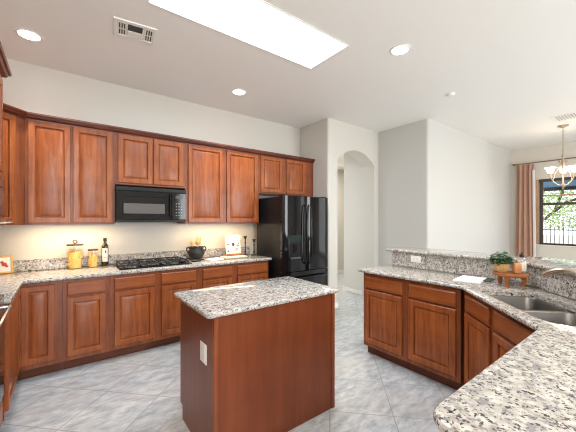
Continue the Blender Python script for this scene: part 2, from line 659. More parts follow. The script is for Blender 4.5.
def downlight(loc, label):
    t = thing('ceiling_light', label, 'ceiling light', loc, 0, 'recessed ceiling lights')
    MB().lathe([(0.075, -0.001), (0.079, -0.007), (0.098, -0.004), (0.1, 0.0)], n=32, cap0=False, cap1=False).build('trim_ring', M['white'], t)
    MB().lathe([(0.0765, -0.0025), (0.04, -0.004), (0.002, -0.0045)], n=32, cap0=False).build('lens', M['lamp'], t)
    area('downlight', (loc[0], loc[1], loc[2] - 0.012), (0, 0, 0), 0.11, 0.11, 9, (1.0, 0.95, 0.88), 1.9)


downlight((-0.24, 3.51, ZC), 'round recessed ceiling light at the left above the corner cabinet')
downlight((1.81, 3.44, ZC), 'round recessed ceiling light above the tall cabinet doors right of the microwave')
downlight((2.61, 1.65, ZC), 'round recessed ceiling light to the right of the skylight')

# kitchen air register: a stamped face with three banks of louvres
t = thing('ceiling_vent', 'white ceiling air register with dark louvres left of the skylight', 'vent', (0.325, 2.775, ZC), math.radians(-7))
t.scale = (0.83, 1.06, 1)
mb = MB()
mb.rects(0, 0.40, 0, 0.25, [(0, 0), (0.004, -0.008), (0.03, -0.010), (0.034, -0.006)], False, True)
fo = mb.build('face', M['white'], t)
for v in fo.data.vertices:
    v.co = (v.co.x, v.co.z, v.co.y)
fo.data.flip_normals()
mb = MB()
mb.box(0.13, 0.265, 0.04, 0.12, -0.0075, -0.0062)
for i in range(6):
    mb.box(0.135, 0.26, 0.044 + i * 0.013, 0.049 + i * 0.013, -0.012, -0.006)
mb.build('louvre_bank', M['vent_dark'], t, smooth=False)
mb = MB()
for i in range(5):
    mb.box(0.135, 0.26, 0.135 + i * 0.015, 0.144 + i * 0.015, -0.013, -0.006)
mb.build('louvre_bank', M['trim'], t, smooth=False)
for x0 in (0.05, 0.30):
    mb = MB()
    for r_ in (0.05, 0.135):
        for i in range(3):
            mb.box(x0 + i * 0.022, x0 + i * 0.022 + 0.011, r_, r_ + 0.065, -0.0085, -0.006)
    mb.build('louvre_bank', M['vent_dark'], t, smooth=False)

t = thing('ceiling_vent', 'white square air register in the ceiling beside the chandelier', 'vent', (6.22, 0.92, ZC))
mb = MB()
mb.box(0, 0.36, 0, 0.36, -0.008, 0, 0.003)
mb.build('face', M['white'], t, smooth=False)
mb = MB()
for i in range(8):
    mb.box(0.04, 0.32, 0.045 + i * 0.035, 0.06 + i * 0.035, -0.011, -0.008)
mb.build('louvre_bank', M['vent_grey'], t, smooth=False)
t = MB().lathe([(0.045, 0), (0.045, -0.018), (0.03, -0.028), (0.004, -0.03)], n=24).build('smoke_detector', M['white'])
t.location = (4.05, 1.825, ZC)
tag(t, 'small round smoke detector on the ceiling', 'smoke detector')

# ------------------------------------------------------------------ cabinets
DOOR_LOOPS = [(0, 0.0), (0, -0.016), (0.004, -0.02), (0.047, -0.02), (0.053, -0.0165), (0.055, -0.006), (0.056, -0.003)]
PANEL_LOOPS = [(0.055, -0.003), (0.061, -0.003), (0.062, -0.009), (0.084, -0.0165), (0.088, -0.0175)]


def door(t, x0, x1, z0, z1, y=0.0, hmat='wood'):
    d = MB().rects(x0, x1, z0, z1, [(i, yy + y) for i, yy in DOOR_LOOPS], True, False).build('door', M[hmat], t, sharp=20)
    MB().rects(x0, x1, z0, z1, [(i, yy + y) for i, yy in PANEL_LOOPS], False, True).build('panel', M[hmat], d, sharp=20)
    return d


def drawer(t, x0, x1, z0, z1, y=0.0):
    MB().rects(x0, x1, z0, z1, [(0, y), (0, y - 0.013), (0.004, y - 0.0165), (0.011, y - 0.02)], True, True).build('drawer', M['wood_h'], t, sharp=20)


DB, DT, WB, WT = 0.145, 0.703, 0.722, 0.847


def base_cabinet(label, loc, rz, w, doors, drawers, depth=0.60, group=None, name='base_cabinet', toe=True, x_in=0.0):
    t = thing(name, label, 'cabinet', loc, rz, group)
    MB().box(x_in, w, 0, depth, 0.1, 0.876, 0.0015).build('body', M['frame_wood'], t, smooth=False)
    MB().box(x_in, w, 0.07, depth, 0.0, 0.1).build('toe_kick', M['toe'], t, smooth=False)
    for x0, x1, z0, z1 in doors:
        door(t, x0, x1, z0, z1)
    for x0, x1 in drawers:
        drawer(t, x0, x1, WB, WT)
    return t


G1 = 'base cabinets along the back wall'
YF = 3.536
e = 0.001
base_cabinet('narrow cherry base cabinet without a drawer in the left corner', (-0.314, YF, 0), 0, 0.313, [(0.016, 0.255, DB, WT)], [], group=G1)
base_cabinet('cherry base cabinet with one drawer below the pasta jars', (0.0, YF, 0), 0, 0.384, [(0.03, 0.345, DB, DT)], [(0.03, 0.345)], group=G1)
base_cabinet('wide cherry base cabinet with two drawers and two doors below the cooktop', (0.385, YF, 0), 0, 0.934,
             [(0.037, 0.426, DB, DT), (0.497, 0.89, DB, DT)], [(0.037, 0.426), (0.497, 0.89)], group=G1)
base_cabinet('cherry base cabinet with one drawer below the black pot', (1.32, YF, 0), 0, 0.469, [(0.042, 0.428, DB, DT)], [(0.042, 0.428)], group=G1)
base_cabinet('cherry base cabinet with one drawer beside the refrigerator', (1.79, YF, 0), 0, 0.533, [(0.039, 0.508, DB, DT)], [(0.039, 0.508)], group=G1)
# left run (faces right), from the oven tower to the corner
base_cabinet('cherry base cabinet on the left wall between the ovens and the corner', (-0.315, 2.737, 0), PI / 2, 0.797, [(0.03, 0.77, DB, WT)], [])

# peninsula
XP = 2.602
G2 = 'base cabinets of the peninsula'
base_cabinet('cherry base cabinet at the far end of the peninsula', (XP, 2.083, 0), -PI / 2, 0.499, [(0.027, 0.465, DB, DT)], [(0.027, 0.465)], depth=0.53, group=G2)
base_cabinet('cherry peninsula cabinet next to the angled sink cabinet', (XP, 1.583, 0), -PI / 2, 0.487, [(0.032, 0.455, DB, DT)], [(0.032, 0.455)], depth=0.53, group=G2)
# angled sink base: face line x - y = 1.487 + 0.05, from (2.602, 1.065) to (1.93, 0.395)
DW = 0.948
t = thing('sink_cabinet', 'angled cherry sink cabinet in the corner of the peninsula', 'cabinet', (XP, 1.065, 0), math.radians(-135))
fr = [(0, 0), (DW, 0), (DW, 0.06), (0, 0.06)]
MB().box(0.0, DW, 0, 0.03, 0.1, 0.876).box(0.05, DW - 0.05, 0.03, 0.50, 0.1, 0.115).build('body', M['frame_wood'], t, smooth=False)
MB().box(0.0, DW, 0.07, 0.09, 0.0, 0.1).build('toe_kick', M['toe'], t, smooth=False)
for x0, x1 in ((0.035, 0.40), (0.46, 0.905)):
    drawer(t, x0, x1, WB, WT)
    door(t, x0, x1, DB, DT)
# near run (faces the back wall)
base_cabinet('cherry cabinet under the near rounded end of the counter', (1.915, 0.392, 0), PI, 1.06, [(0.05, 0.52, DB, DT), (0.55, 1.02, DB, DT)], [(0.05, 0.52), (0.55, 1.02)], depth=0.55)

# island
t = thing('island', 'cherry kitchen island with plain veneer panels', 'kitchen island', (0.694, 1.621, 0))
iw, idp = 0.981, 0.62
mb = MB()
mb.box(0.004, iw - 0.004, 0.004, idp - 0.02, 0.1, 0.882)
mb.box(0.004, iw - 0.004, 0.004, idp - 0.05, 0.0, 0.1)
mb.build('body', M['panel_wood'], t, smooth=False)
mb = MB()
mb.box(-0.004, 0.024, -0.004, 0.024, 0, 0.881, 0.003)
mb.build('corner_strip', M['frame_wood'], t, smooth=False)
mb = MB()
mb.box(iw - 0.03, iw, -0.004, 0.01, 0, 0.881, 0.003)
mb.build('corner_strip', M['frame_wood'], t, smooth=False)
MB().box(0.0, iw, idp - 0.02, idp, 0.1, 0.882).build('face_frame', M['frame_wood'], t, smooth=False)
mb = MB()
mb.box(0.0, 0.004, 0.03, idp - 0.05, 0, 0.1)
mb.box(0.0, 0.004, 0.03, idp - 0.02, 0.1, 0.882)
mb.build('side_panel', M['panel_wood'], t, smooth=False)
p = MB().rects(0.115, 0.211, 0.565, 0.685, [(0, 0.0), (0, -0.004), (0.004, -0.006)], True, True)
po = p.build('outlet_plate', M['white'], t)
for v in po.data.vertices:
    x, y, z = v.co
    v.co = (y, x, z)
po.data.flip_normals()
mb = MB()
for zz in (0.59, 0.635):
    mb.box(-0.0075, -0.006, 0.135, 0.19, zz, zz + 0.03, 0.0005)
mb.build('socket', M['trim'], po, smooth=False)
for x0, x1 in ((0.03, 0.47), (0.505, 0.945)):
    d = MB().rects(-x1, -x0, 0.145, 0.703, DOOR_LOOPS, True, False).rects(-x1, -x0, 0.145, 0.703, PANEL_LOOPS, False, True).build('door', M['wood'], t, sharp=20)
    d.location = (0, idp, 0)
    d.rotation_euler = (0, 0, PI)
    d = MB().rects(-x1, -x0, 0.722, 0.847, [(0, 0), (0, -0.013), (0.004, -0.0165), (0.011, -0.02)], True, True).build('drawer', M['wood_h'], t, sharp=20)
    d.location = (0, idp, 0)
    d.rotation_euler = (0, 0, PI)

# upper cabinets
YU, UD = 3.80, 0.349
G3 = 'upper cabinets along the back wall'


def upper(label, loc, rz, w, z0, doors, depth=UD, ztop=2.425, name='wall_cabinet', group=G3):
    t = thing(name, label, 'cabinet', (loc[0], loc[1], z0), rz, group)
    MB().box(0, w, 0, depth, 0, ztop - z0, 0.0015).build('body', M['frame_wood'], t, smooth=False)
    for x0, x1, a, b in doors:
        door(t, x0, x1, a - z0, b - z0)
    return t


UB, UT = 1.417, 2.408
upper('tall two-door upper cabinet left of the microwave', (-0.289, YU), 0, 0.749, 1.40, [(0.021, 0.352, UB, UT), (0.372, 0.722, UB, UT)])
upper('short two-door upper cabinet above the microwave', (0.461, YU), 0, 0.773, 1.845, [(0.028, 0.386, 1.867, UT), (0.401, 0.746, 1.867, UT)])
upper('tall two-door upper cabinet right of the microwave', (1.235, YU), 0, 1.094, 1.40, [(0.037, 0.512, UB, UT), (0.567, 1.067, UB, UT)])
upper('short two-door upper cabinet above the refrigerator', (2.33, YU), 0, 1.078, 1.845, [(0.028, 0.422, 1.867, UT), (0.501, 0.897, 1.867, UT)])
# diagonal corner unit
t = thing('corner_wall_cabinet', 'single-door upper cabinet set diagonally in the left corner', 'cabinet', (-0.575, 3.515, 1.40), PI / 4)
mb = MB()
s2 = math.sqrt(0.5)
pl = []
for X, Y in ((-0.577, 3.515), (-0.291, 3.801), (-0.291, YW - 0.001), (XL + 0.001, YW - 0.001), (XL + 0.001, 3.515)):
    dx, dy = X + 0.575, Y - 3.515
    pl.append((dx * s2 + dy * s2, -dx * s2 + dy * s2))
mb.prism(pl, 0, 1.025).build('body', M['frame_wood'], t, smooth=False)
door(t, 0.045, 0.305, UB - 1.40, UT - 1.40)
# crown moulding
prof = [(0.0, 2.409), (0.008, 2.409), (0.010, 2.420), (0.016, 2.424), (0.030, 2.430), (0.038, 2.442), (0.040, 2.450), (0.050, 2.452), (0.054, 2.460), (0.054, 2.474), (-0.01, 2.474), (-0.01, 2.43), (0.0, 2.43)]
mb = MB()
sweep(mb, [(-0.70, 3.390 - 0.0), (-0.577, 3.513), (-0.291, 3.799), (3.405, 3.799)], prof)
tag(mb.build('crown_molding', M['crown_wood'], smooth=True, sharp=30, origin=(0, 3.8, 2.4)), 'dark cherry crown molding along the top of the upper cabinets', 'crown molding')

# oven tower at the far left
TY0, TY1, TX = 1.95, 2.715, -0.333
t = thing('oven_cabinet', 'tall cherry oven cabinet at the left edge', 'cabinet', (TX, TY0, 0), PI / 2)
tw = TY1 - TY0
mb = MB()
mb.box(0, 0.03, 0, 0.588, 0.0, 2.40).box(tw - 0.03, tw, 0, 0.588, 0.0, 2.40)
mb.box(0.03, tw - 0.03, 0, 0.588, 0.1, 0.29).box(0.03, tw - 0.03, 0, 0.588, 0.975, 1.385).box(0.03, tw - 0.03, 0, 0.588, 1.72, 2.40).box(0.03, tw - 0.03, 0.575, 0.588, 0.29, 1.72)
mb.build('body', M['frame_wood'], t, smooth=False)
door(t, 0.03, tw / 2 - 0.005, 1.76, 2.36)
door(t, tw / 2 + 0.005, tw - 0.03, 1.76, 2.36)
drawer(t, 0.03, tw - 0.03, 0.13, 0.275)
mb = MB()
pr = [(o, z - 0.028) for o, z in prof]
sweep(mb, [(0.0, 0.55), (0, 0), (tw, 0), (tw, 0.59)][0:0] or [(0, 0.0), (tw, 0.0), (tw, 0.22)], pr)
mb.build('crown', M['crown_wood'], t, sharp=30)


def built_in(name, label, cat, z0, h, hz, gap):
    t = thing(name, label, cat, (TX, TY0 + 0.035, z0), PI / 2)
    ow = tw - 0.07
    MB().box(0, ow, 0.0, 0.56, 0, h).build('body', M['black_satin'], t, smooth=False)
    if gap:
        MB().box(0, ow, -0.022, 0, h - gap, h, 0.004).build('control_panel', M['black'], t, smooth=False)
    dd = MB().box(0, ow, -0.026, 0, 0.01, h - gap - 0.01, 0.005).build('door', M['black'], t, smooth=False)
    MB().tube([(0.05, -0.022, hz), (0.05, -0.056, hz), (0.06, -0.062, hz), (ow - 0.06, -0.062, hz), (ow - 0.05, -0.056, hz), (ow - 0.05, -0.022, hz)], 0.011, 10).build('handle', M['chrome'], dd)


built_in('wall_oven', 'black oven with a chrome handle low in the oven cabinet at the left edge', 'oven', 0.295, 0.675, 0.59, 0.0)
built_in('built_in_microwave', 'black built-in microwave with a chrome handle high in the oven cabinet at the left edge', 'microwave', 1.39, 0.325, 0.045, 0.06)

# ------------------------------------------------------------------ worktops
ZT0, ZT1 = 0.878, 0.914
poly = [(XL + 0.001, 2.737), (-0.28, 2.737), (-0.28, 3.50), (2.362, 3.50), (2.362, YW - 0.001), (XL + 0.001, YW - 0.001)]
o = slab(MB(), rounded([(x, y, 0.0 if i != 3 else 0.012) for i, (x, y) in enumerate(poly)]), ZT0, ZT1, 0.012).build('countertop', M['granite'], origin=(0, 3.8, ZT0))
tag(o, 'long speckled granite countertop along the back wall under the upper cabinets', 'countertop')
mb = MB()
mb.box(XL + 0.001, 2.362, YW - 0.022, YW - 0.001, ZT1, 1.03, 0.002)
mb.box(XL + 0.001, XL + 0.022, 2.74, YW - 0.022, ZT1, 1.03, 0.002)
tag(mb.build('backsplash', M['granite'], smooth=False, origin=(0, 4.1, ZT1)), 'low speckled granite backsplash on the wall behind the cooktop', 'backsplash')

isl = rounded([(0.645, 1.600, 0.03), (1.716, 1.600, 0.03), (1.716, 2.262, 0.03), (0.645, 2.262, 0.03)], 5)
o = slab(MB(), isl, 0.884, 0.914, 0.012).build('countertop', M['granite_fine'], origin=(1.2, 1.93, 0.884))
tag(o, 'rectangular pale speckled granite top of the island', 'countertop')

# peninsula worktop with the sink cut-out.  diagonal axes: u = x + y, v = x - y
uv = lambda u, v: ((u + v) / 2, (u - v) / 2)
VS = 2.28
XS = 3.12
pen = rounded([(0.78, 0.43, 0.085), (0.78, -0.22, 0.03), (VS - 0.22, -0.22, 0), (XS, XS - VS, 0), (XS, 2.13, 0), (2.55, 2.13, 0.02), (2.567, 1.08, 0.0), (1.876, 0.43, 0.0)], 8)
hole = rounded([(*uv(2.36, 1.575), 0.12), (*uv(2.36, 2.085), 0.07), (*uv(3.405, 2.085), 0.05), (*uv(3.405, 1.575), 0.03)], 6)
o = slab(MB(), pen, 0.884, 0.914, 0.012, hole).build('countertop', M['granite'], origin=(2.4, 0.8, 0.884), sharp=30)
tag(o, 'large speckled granite countertop of the peninsula with the sink and rounded near end', 'countertop')

# pony wall + granite splash + raised bar top
YD = XS - VS
k = 0.05
ws = [(XS + 0.026, 2.085), (XS + 0.026, YD - 0.011), (VS - 0.22 + 0.037, -0.22), (VS - 0.22 + 0.037 + 0.17, -0.22), (XS + 0.146, YD - 0.061), (XS + 0.146, 2.085)]
struct(MB().prism(ws, 0, 1.072).build('wall_pony', M['wall_white'], smooth=False))
sp = [(XS, 2.085), (XS, YD), (VS - 0.22, -0.22), (VS - 0.22 + 0.0353, -0.22), (XS + 0.025, YD - 0.0104), (XS + 0.025, 2.085)]
tag(MB().prism(sp, ZT1 + 0.001, 1.074).build('backsplash', M['granite_fine'], smooth=False, origin=(XS, 1.4, ZT1)), 'speckled granite backsplash between the peninsula counter and the raised bar', 'backsplash')
led = rounded([(XS - 0.03, 2.15, 0.02), (XS - 0.03, YD + 0.012, 0.12), (VS - 0.22 - 0.042, -0.22, 0), (2.70, -0.22, 0), (3.51, 0.57, 0.3), (3.51, 2.15, 0.02)], 8)
o = slab(MB(), led, 1.0755, 1.105, 0.011).build('bar_top', M['granite_fine'], origin=(3.3, 1.3, 1.0755))
tag(o, 'raised granite bar top along the outer side of the peninsula', 'bar top')

# sink: two bowls under the cut-out
t = thing('sink', 'stainless steel double-bowl sink set under the granite', 'sink', (*uv(2.87, 1.83), 0.69), math.radians(45))
r2 = math.sqrt(2)


def sl(u, v):
    return ((u - 2.87) / r2, -(v - 1.83) / r2)


zr = 0.884 - 0.69 - 0.001
for nm, u0, u1 in (('left_bowl', 2.90, 3.392), ('right_bowl', 2.37, 2.86)):
    x0, x1 = sl(u0, 0)[0], sl(u1, 0)[0]
    y0, y1 = sl(0, 2.075)[1], sl(0, 1.585)[1]
    ra = 0.06
    outer = rounded([(x0, y0, ra), (x1, y0, ra), (x1, y1, ra), (x0, y1, ra)], 6)
    mb = MB()
    rings = []
    for dd, z in ((-0.012, zr), (0.0, zr), (0.004, zr - 0.006), (0.01, 0.05), (0.018, 0.02), (0.05, 0.006), (0.1, 0.004)):
        rings.append([(x, y, z) for x, y in offset(outer, dd)])
    mb.skin(rings, False, True)
    b = mb.build('bowl', M['steel'], t, sharp=50, recalc=False)
    b.data.flip_normals()
    xm, ym = (x0 + x1) / 2, (y0 + y1) / 2
    MB().lathe([(0.045, 0.0045), (0.04, 0.0075), (0.02, 0.006), (0.003, 0.006)], (xm, ym, 0), 20, False, True).build('drain', M['chrome'], b)
xa, xb = sl(2.86, 0)[0], sl(2.90, 0)[0]
y0, y1 = sl(0, 2.085)[1] + 0.02, sl(0, 1.575)[1] - 0.02
MB().box(xa - 0.002, xb + 0.002, y0, y1, zr - 0.02, zr + 0.001, 0.004).build('divider', M['nickel'], t, smooth=False)

# faucet behind the sink, low arched spout reaching over the left bowl
fx, fy = uv(2.70, 2.185)
t = thing('faucet', 'brushed nickel faucet with a low arched spout over the sink', 'faucet', (fx, fy, 0.914))
MB().lathe([(0.031, 0.0), (0.031, 0.006), (0.024, 0.014), (0.022, 0.10), (0.024, 0.105), (0.02, 0.125), (0.004, 0.13)], n=24).build('base', M['nickel'], t)
tip = Vector((2.486 - fx, 0.536 - fy, 1.075 - 0.914))
pts, rs = [], []
for i in range(15):
    q = i / 14
    z = 0.095 + (tip.z - 0.095) * q + 0.145 * math.sin(PI * min(1, q * 0.93) ** 1.0) * 0.6
    pts.append((tip.x * q, tip.y * q, z))
    rs.append(0.0165 + 0.0045 * max(0, (q - 0.45) / 0.55))
pts[-1] = (tip.x * 1.0, tip.y * 1.0, pts[-1][2] - 0.008)
MB().tube(pts, rs, 12).build('spout', M['nickel'], t)
MB().tube([(0, 0, 0.115), (-0.02, -0.035, 0.16), (-0.03, -0.06, 0.20)], [0.009, 0.008, 0.006], 10).build('lever', M['nickel'], t)

# ------------------------------------------------------------------ outlets on the walls


def outlet(label, loc, rz):
    t = thing('wall_outlet', label, 'outlet', loc, rz)
    pl_ = MB().rects(-0.058, 0.058, -0.036, 0.036, [(0, 0.0), (0, -0.004), (0.004, -0.006)], True, True).build('plate', M['white'], t)
    mb = MB()
    for x in (-0.03, 0.008):
        mb.box(x, x + 0.024, -0.0075, -0.005, -0.017, 0.017, 0.001)
    mb.build('socket', M['trim'], pl_, smooth=False)


outlet('white outlet plate on the granite backsplash of the peninsula', (XS - 0.001, 1.78, 1.014), -PI / 2)
outlet('white outlet plate on the back wall behind the cookbook', (2.17, YW - 0.001, 1.175), 0)

# ------------------------------------------------------------------ microwave
t = thing('microwave', 'black over-the-range microwave under the short upper cabinet', 'microwave', (0.464, 3.75, 1.42))
mw, mh = 0.764, 0.40
MB().box(0, mw, 0.012, 0.398, 0.0, mh, 0.004).build('body', M['black_satin'], t, smooth=False)
d = MB().rects(0.0, 0.585, 0.03, mh - 0.045, [(0, 0.012), (0, -0.012), (0.006, -0.016), (0.06, -0.016), (0.064, -0.012)], True, False).build('door', M['black'], t, sharp=30)
MB().rects(0.0, 0.585, 0.03, mh - 0.045, [(0.062, -0.0125)], False, True).build('window', M['dark_glass'], d, smooth=False) if False else None
MB().box(0.062, 0.523, -0.0118, 0.0, 0.092, mh - 0.107).build('window', M['dark_glass'], d, smooth=False)
MB().box(0.075, 0.51, -0.0128, -0.0118, 0.10, 0.215).build('screen', M['oven_screen'], d, smooth=False)
MB().box(0.0, mw, -0.008, 0.012, mh - 0.042, mh, 0.004).build('vent_grille', M['black_satin'], t, smooth=False)
MB().box(0.0, mw, -0.004, 0.012, 0.0, 0.028, 0.003).build('base_strip', M['black_satin'], t, smooth=False)
cp = MB().box(0.59, mw, -0.014, 0.012, 0.03, mh - 0.045, 0.004).build('control_panel', M['black'], t, smooth=False)
M['key'] = plain('panel_print', rgb(120, 124, 122), 0.5)
M['display'] = plain('panel_display', rgb(30, 46, 44), 0.15)
MB().box(0.635, 0.725, -0.0152, -0.014, 0.285, 0.325).build('display', M['display'], cp, smooth=False)
for r_ in range(5):
    for q in range(3):
        MB().box(0.638 + q * 0.032, 0.652 + q * 0.032, -0.015, -0.014, 0.075 + r_ * 0.036, 0.085 + r_ * 0.036).build('button', M['key'], cp, smooth=False)
MB().tube([(0.568, -0.014, 0.06), (0.568, -0.042, 0.075), (0.568, -0.045, 0.19), (0.568, -0.042, 0.325), (0.568, -0.014, 0.34)], 0.008, 8).build('handle', M['black_satin'], d)

# ------------------------------------------------------------------ refrigerator
FX0, FX1, FY = 2.39, 3.255, 3.27
t = thing('refrigerator', 'black French-door refrigerator with ice dispenser at the end of the counter', 'refrigerator', (FX0, FY, 0))
fw, fh = FX1 - FX0, 1.785
MB().box(0.004, fw - 0.004, 0.075, 0.70, 0.03, fh - 0.012, 0.004).build('body', M['black_satin'], t, smooth=False)
MB().box(0.02, fw - 0.02, 0.09, 0.6, 0.0, 0.03).build('base_grille', M['black_matte'], t, smooth=False)


def fdoor(x0, x1, z0, z1, nm):
    mb = MB()
    pr = []
    n = 10
    for i in range(n + 1):
        q = i / n
        x = x0 + (x1 - x0) * q
        bul = 0.012 * (1 - (2 * q - 1) ** 2)
        edge = 0.012 * (max(0, 1 - q * 14) ** 2 + max(0, 1 - (1 - q) * 14) ** 2)
        pr.append((x, 0.012 - bul + edge))
    poly = [(x1, 0.073), (x0, 0.073)] + pr
    mb.prism(poly[::-1], z0, z1)
    return mb.build(nm, M['black'], t, sharp=50)


mid = 0.425
dl = fdoor(0.0, mid - 0.003, 0.725, fh, 'door')
dr = fdoor(mid + 0.003, fw, 0.725, fh, 'door')
fz = fdoor(0.0, fw, 0.06, 0.715, 'freezer_drawer')
for d_, hx in ((dl, mid - 0.04), (dr, mid + 0.04)):
    pts = [(hx, 0.004, 0.82), (hx, -0.03, 0.835), (hx, -0.048, 0.95), (hx, -0.055, 1.24), (hx, -0.048, 1.53), (hx, -0.03, 1.645), (hx, 0.004, 1.66)]
    MB().tube(pts, 0.0125, 10).build('handle', M['black'], d_)
MB().tube([(0.06, 0.004, 0.63), (0.08, -0.035, 0.63), (0.2, -0.052, 0.63), (fw - 0.2, -0.052, 0.63), (fw - 0.08, -0.035, 0.63), (fw - 0.06, 0.004, 0.63)], 0.0125, 10).build('handle', M['black'], fz)
dsp = MB().rects(0.085, 0.325, 0.90, 1.235, [(0, 0.012), (0, -0.004), (0.004, -0.006), (0.02, -0.006), (0.026, 0.0)], True, True).build('dispenser', M['black_satin'], dl)
MB().box(0.105, 0.305, -0.009, -0.004, 1.14, 1.225, 0.002).build('dispenser_panel', M['display'], dl, smooth=False)
MB().box(0.115, 0.295, -0.02, -0.003, 0.905, 0.925, 0.003).build('drip_tray', M['steel'], dl, smooth=False)
MB().box(0.17, 0.24, -0.012, -0.002, 0.98, 1.11, 0.003).build('paddle', M['black'], dl, smooth=False)
for x in (0.02, fw - 0.09):
    MB().box(x, x + 0.07, 0.03, 0.14, fh + 0.0005, fh + 0.018, 0.004).build('hinge_cover', M['black_satin'], t, smooth=False)

# ------------------------------------------------------------------ cooktop
t = thing('cooktop', 'black gas cooktop with iron grates on the back counter', 'cooktop', (0.475, 3.575, 0.914))
MB().box(0, 0.775, 0, 0.49, 0.0005, 0.012, 0.004).build('base', M['black'], t, smooth=False)
for bx, by, br in ((0.15, 0.13, 0.04), (0.15, 0.36, 0.05), (0.387, 0.27, 0.06), (0.60, 0.36, 0.05), (0.60, 0.16, 0.04)):
    b = MB().lathe([(br + 0.012, 0.012), (br + 0.008, 0.02), (br, 0.022)], (bx, by, 0), 20, False, False).build('burner', M['steel'], t)
    MB().lathe([(br, 0.022), (br, 0.028), (br * 0.9, 0.031), (0.004, 0.032)], (bx, by, 0), 20, False, True).build('burner_cap', M['black_matte'], b)
for gx in (0.03, 0.27, 0.51):
    mb = MB()
    w_ = 0.235
    for y in (0.035, 0.25, 0.465):
        mb.box(gx, gx + w_, y - 0.006, y + 0.006, 0.036, 0.05, 0.002)
    for x in (gx, gx + w_ / 2 - 0.006, gx + w_ - 0.012):
        mb.box(x, x + 0.012, 0.035, 0.465, 0.0385, 0.0525, 0.002)
    for x in (gx + w_ * 0.27, gx + w_ * 0.7):
        mb.box(x, x + 0.01, 0.09, 0.41, 0.0385, 0.0525, 0.002)
    for x in (gx, gx + w_ - 0.014):
        for y in (0.03, 0.456):
            mb.box(x, x + 0.014, y, y + 0.014, 0.012, 0.04)
    mb.build('grate', M['black_matte'], t, smooth=False)
for i in range(5):
    MB().lathe([(0.018, 0.012), (0.018, 0.022), (0.014, 0.034), (0.003, 0.035)], (0.705 - 0.0, 0.08 + i * 0.085, 0), 16, False, True).build('knob', M['black_satin'], t)

# ------------------------------------------------------------------ things on the back counter
ZC0 = ZT1 + 0.0005


def pasta_jar(name, label, loc, r, h, group, knob):
    t = thing(name, label, 'jar', loc, 0, group)
    MB().lathe([(0.004, 0.002), (r * 0.92, 0.0), (r, 0.012), (r, h * 0.82), (r * 0.93, h * 0.9), (r * 0.88, h * 0.92), (r * 0.88, h)], n=28, cap0=True, cap1=False).build('glass', M['glass'], t)
    mb = MB()
    random.seed(int(r * 1000))
    n = 90
    for i in range(n):
        a = random.random() * 2 * PI
        rr = r * 0.80 * math.sqrt(random.uniform(0.25, 1))
        z = 0.014 + random.random() * h * 0.70
        rot = Matrix.Rotation(random.random() * PI, 4, 'Z') @ Matrix.Rotation(random.random() * PI, 4, 'X')
        mb.ball((rr * math.cos(a), rr * math.sin(a), z + 0.008), 0.015, 1, (0.6, 0.6, 1.15), rot)
    mb.lathe([(0.004, 0.006), (r * 0.72, 0.006), (r * 0.74, h * 0.70), (0.004, h * 0.72)], n=20)
    o = mb.build('pasta', M['pasta'], t)
    o['kind'] = 'stuff'
    ld = MB().lathe([(0.004, h), (r * 0.98, h), (r * 1.0, h + 0.006), (r * 0.98, h + 0.014), (0.004, h + 0.016)], n=28).build('lid', M['lid_wood'], t)
    if knob == 'ring':
        pts = [(0.018 * math.cos(a), 0, h + 0.04 + 0.018 * math.sin(a)) for a in [2 * PI * i / 16 - PI / 2 for i in range(17)]]
        MB().tube(pts, 0.005, 8).tube([(0, 0, h + 0.012), (0, 0, h + 0.024)], 0.006, 8).build('knob', M['lid_wood'], ld)
    else:
        MB().lathe([(0.006, h + 0.014), (0.005, h + 0.026), (0.010, h + 0.034), (0.008, h + 0.044), (0.002, h + 0.048)], n=14).build('knob', M['glass'], ld)


M['lid_wood'] = plain('dark_lid', rgb(74, 46, 34), 0.4)
pasta_jar('pasta_jar', 'large glass jar of pasta with a ring-handled dark lid', (0.107, 4.03, ZC0), 0.079, 0.252, 'pasta jars', 'ring')
pasta_jar('pasta_jar', 'smaller glass jar of pasta between the large jar and the oil bottle', (0.272, 4.02, ZC0), 0.051, 0.188, 'pasta jars', 'ball')
t = thing('oil_bottle', 'dark green oil bottle with a white label beside the cooktop', 'bottle', (0.392, 4.055, ZC0))
MB().lathe([(0.004, 0.002), (0.033, 0.0), (0.035, 0.006), (0.035, 0.215), (0.032, 0.235), (0.018, 0.258), (0.0155, 0.268), (0.0155, 0.30)], n=24, cap1=True).build('glass', M['olive'], t)
MB().skin([[(0.0358 * math.cos(a), 0.0358 * math.sin(a), z) for a in [PI * 1.17 + 0.58 * PI * i / 14 for i in range(15)]] for z in (0.05, 0.205)], closed=False).build('label', M['paper'], t)
MB().lathe([(0.017, 0.285), (0.018, 0.287), (0.018, 0.32), (0.003, 0.322)], n=18).build('cap', M['black_matte'], t)
lo = MB().box(-0.006, 0.006, -0.0375, -0.0362, 0.15, 0.18, 0.0003).box(-0.016, 0.016, -0.0375, -0.0340, 0.10, 0.103)
lo.build('label_print', M['ink'], t, smooth=False)

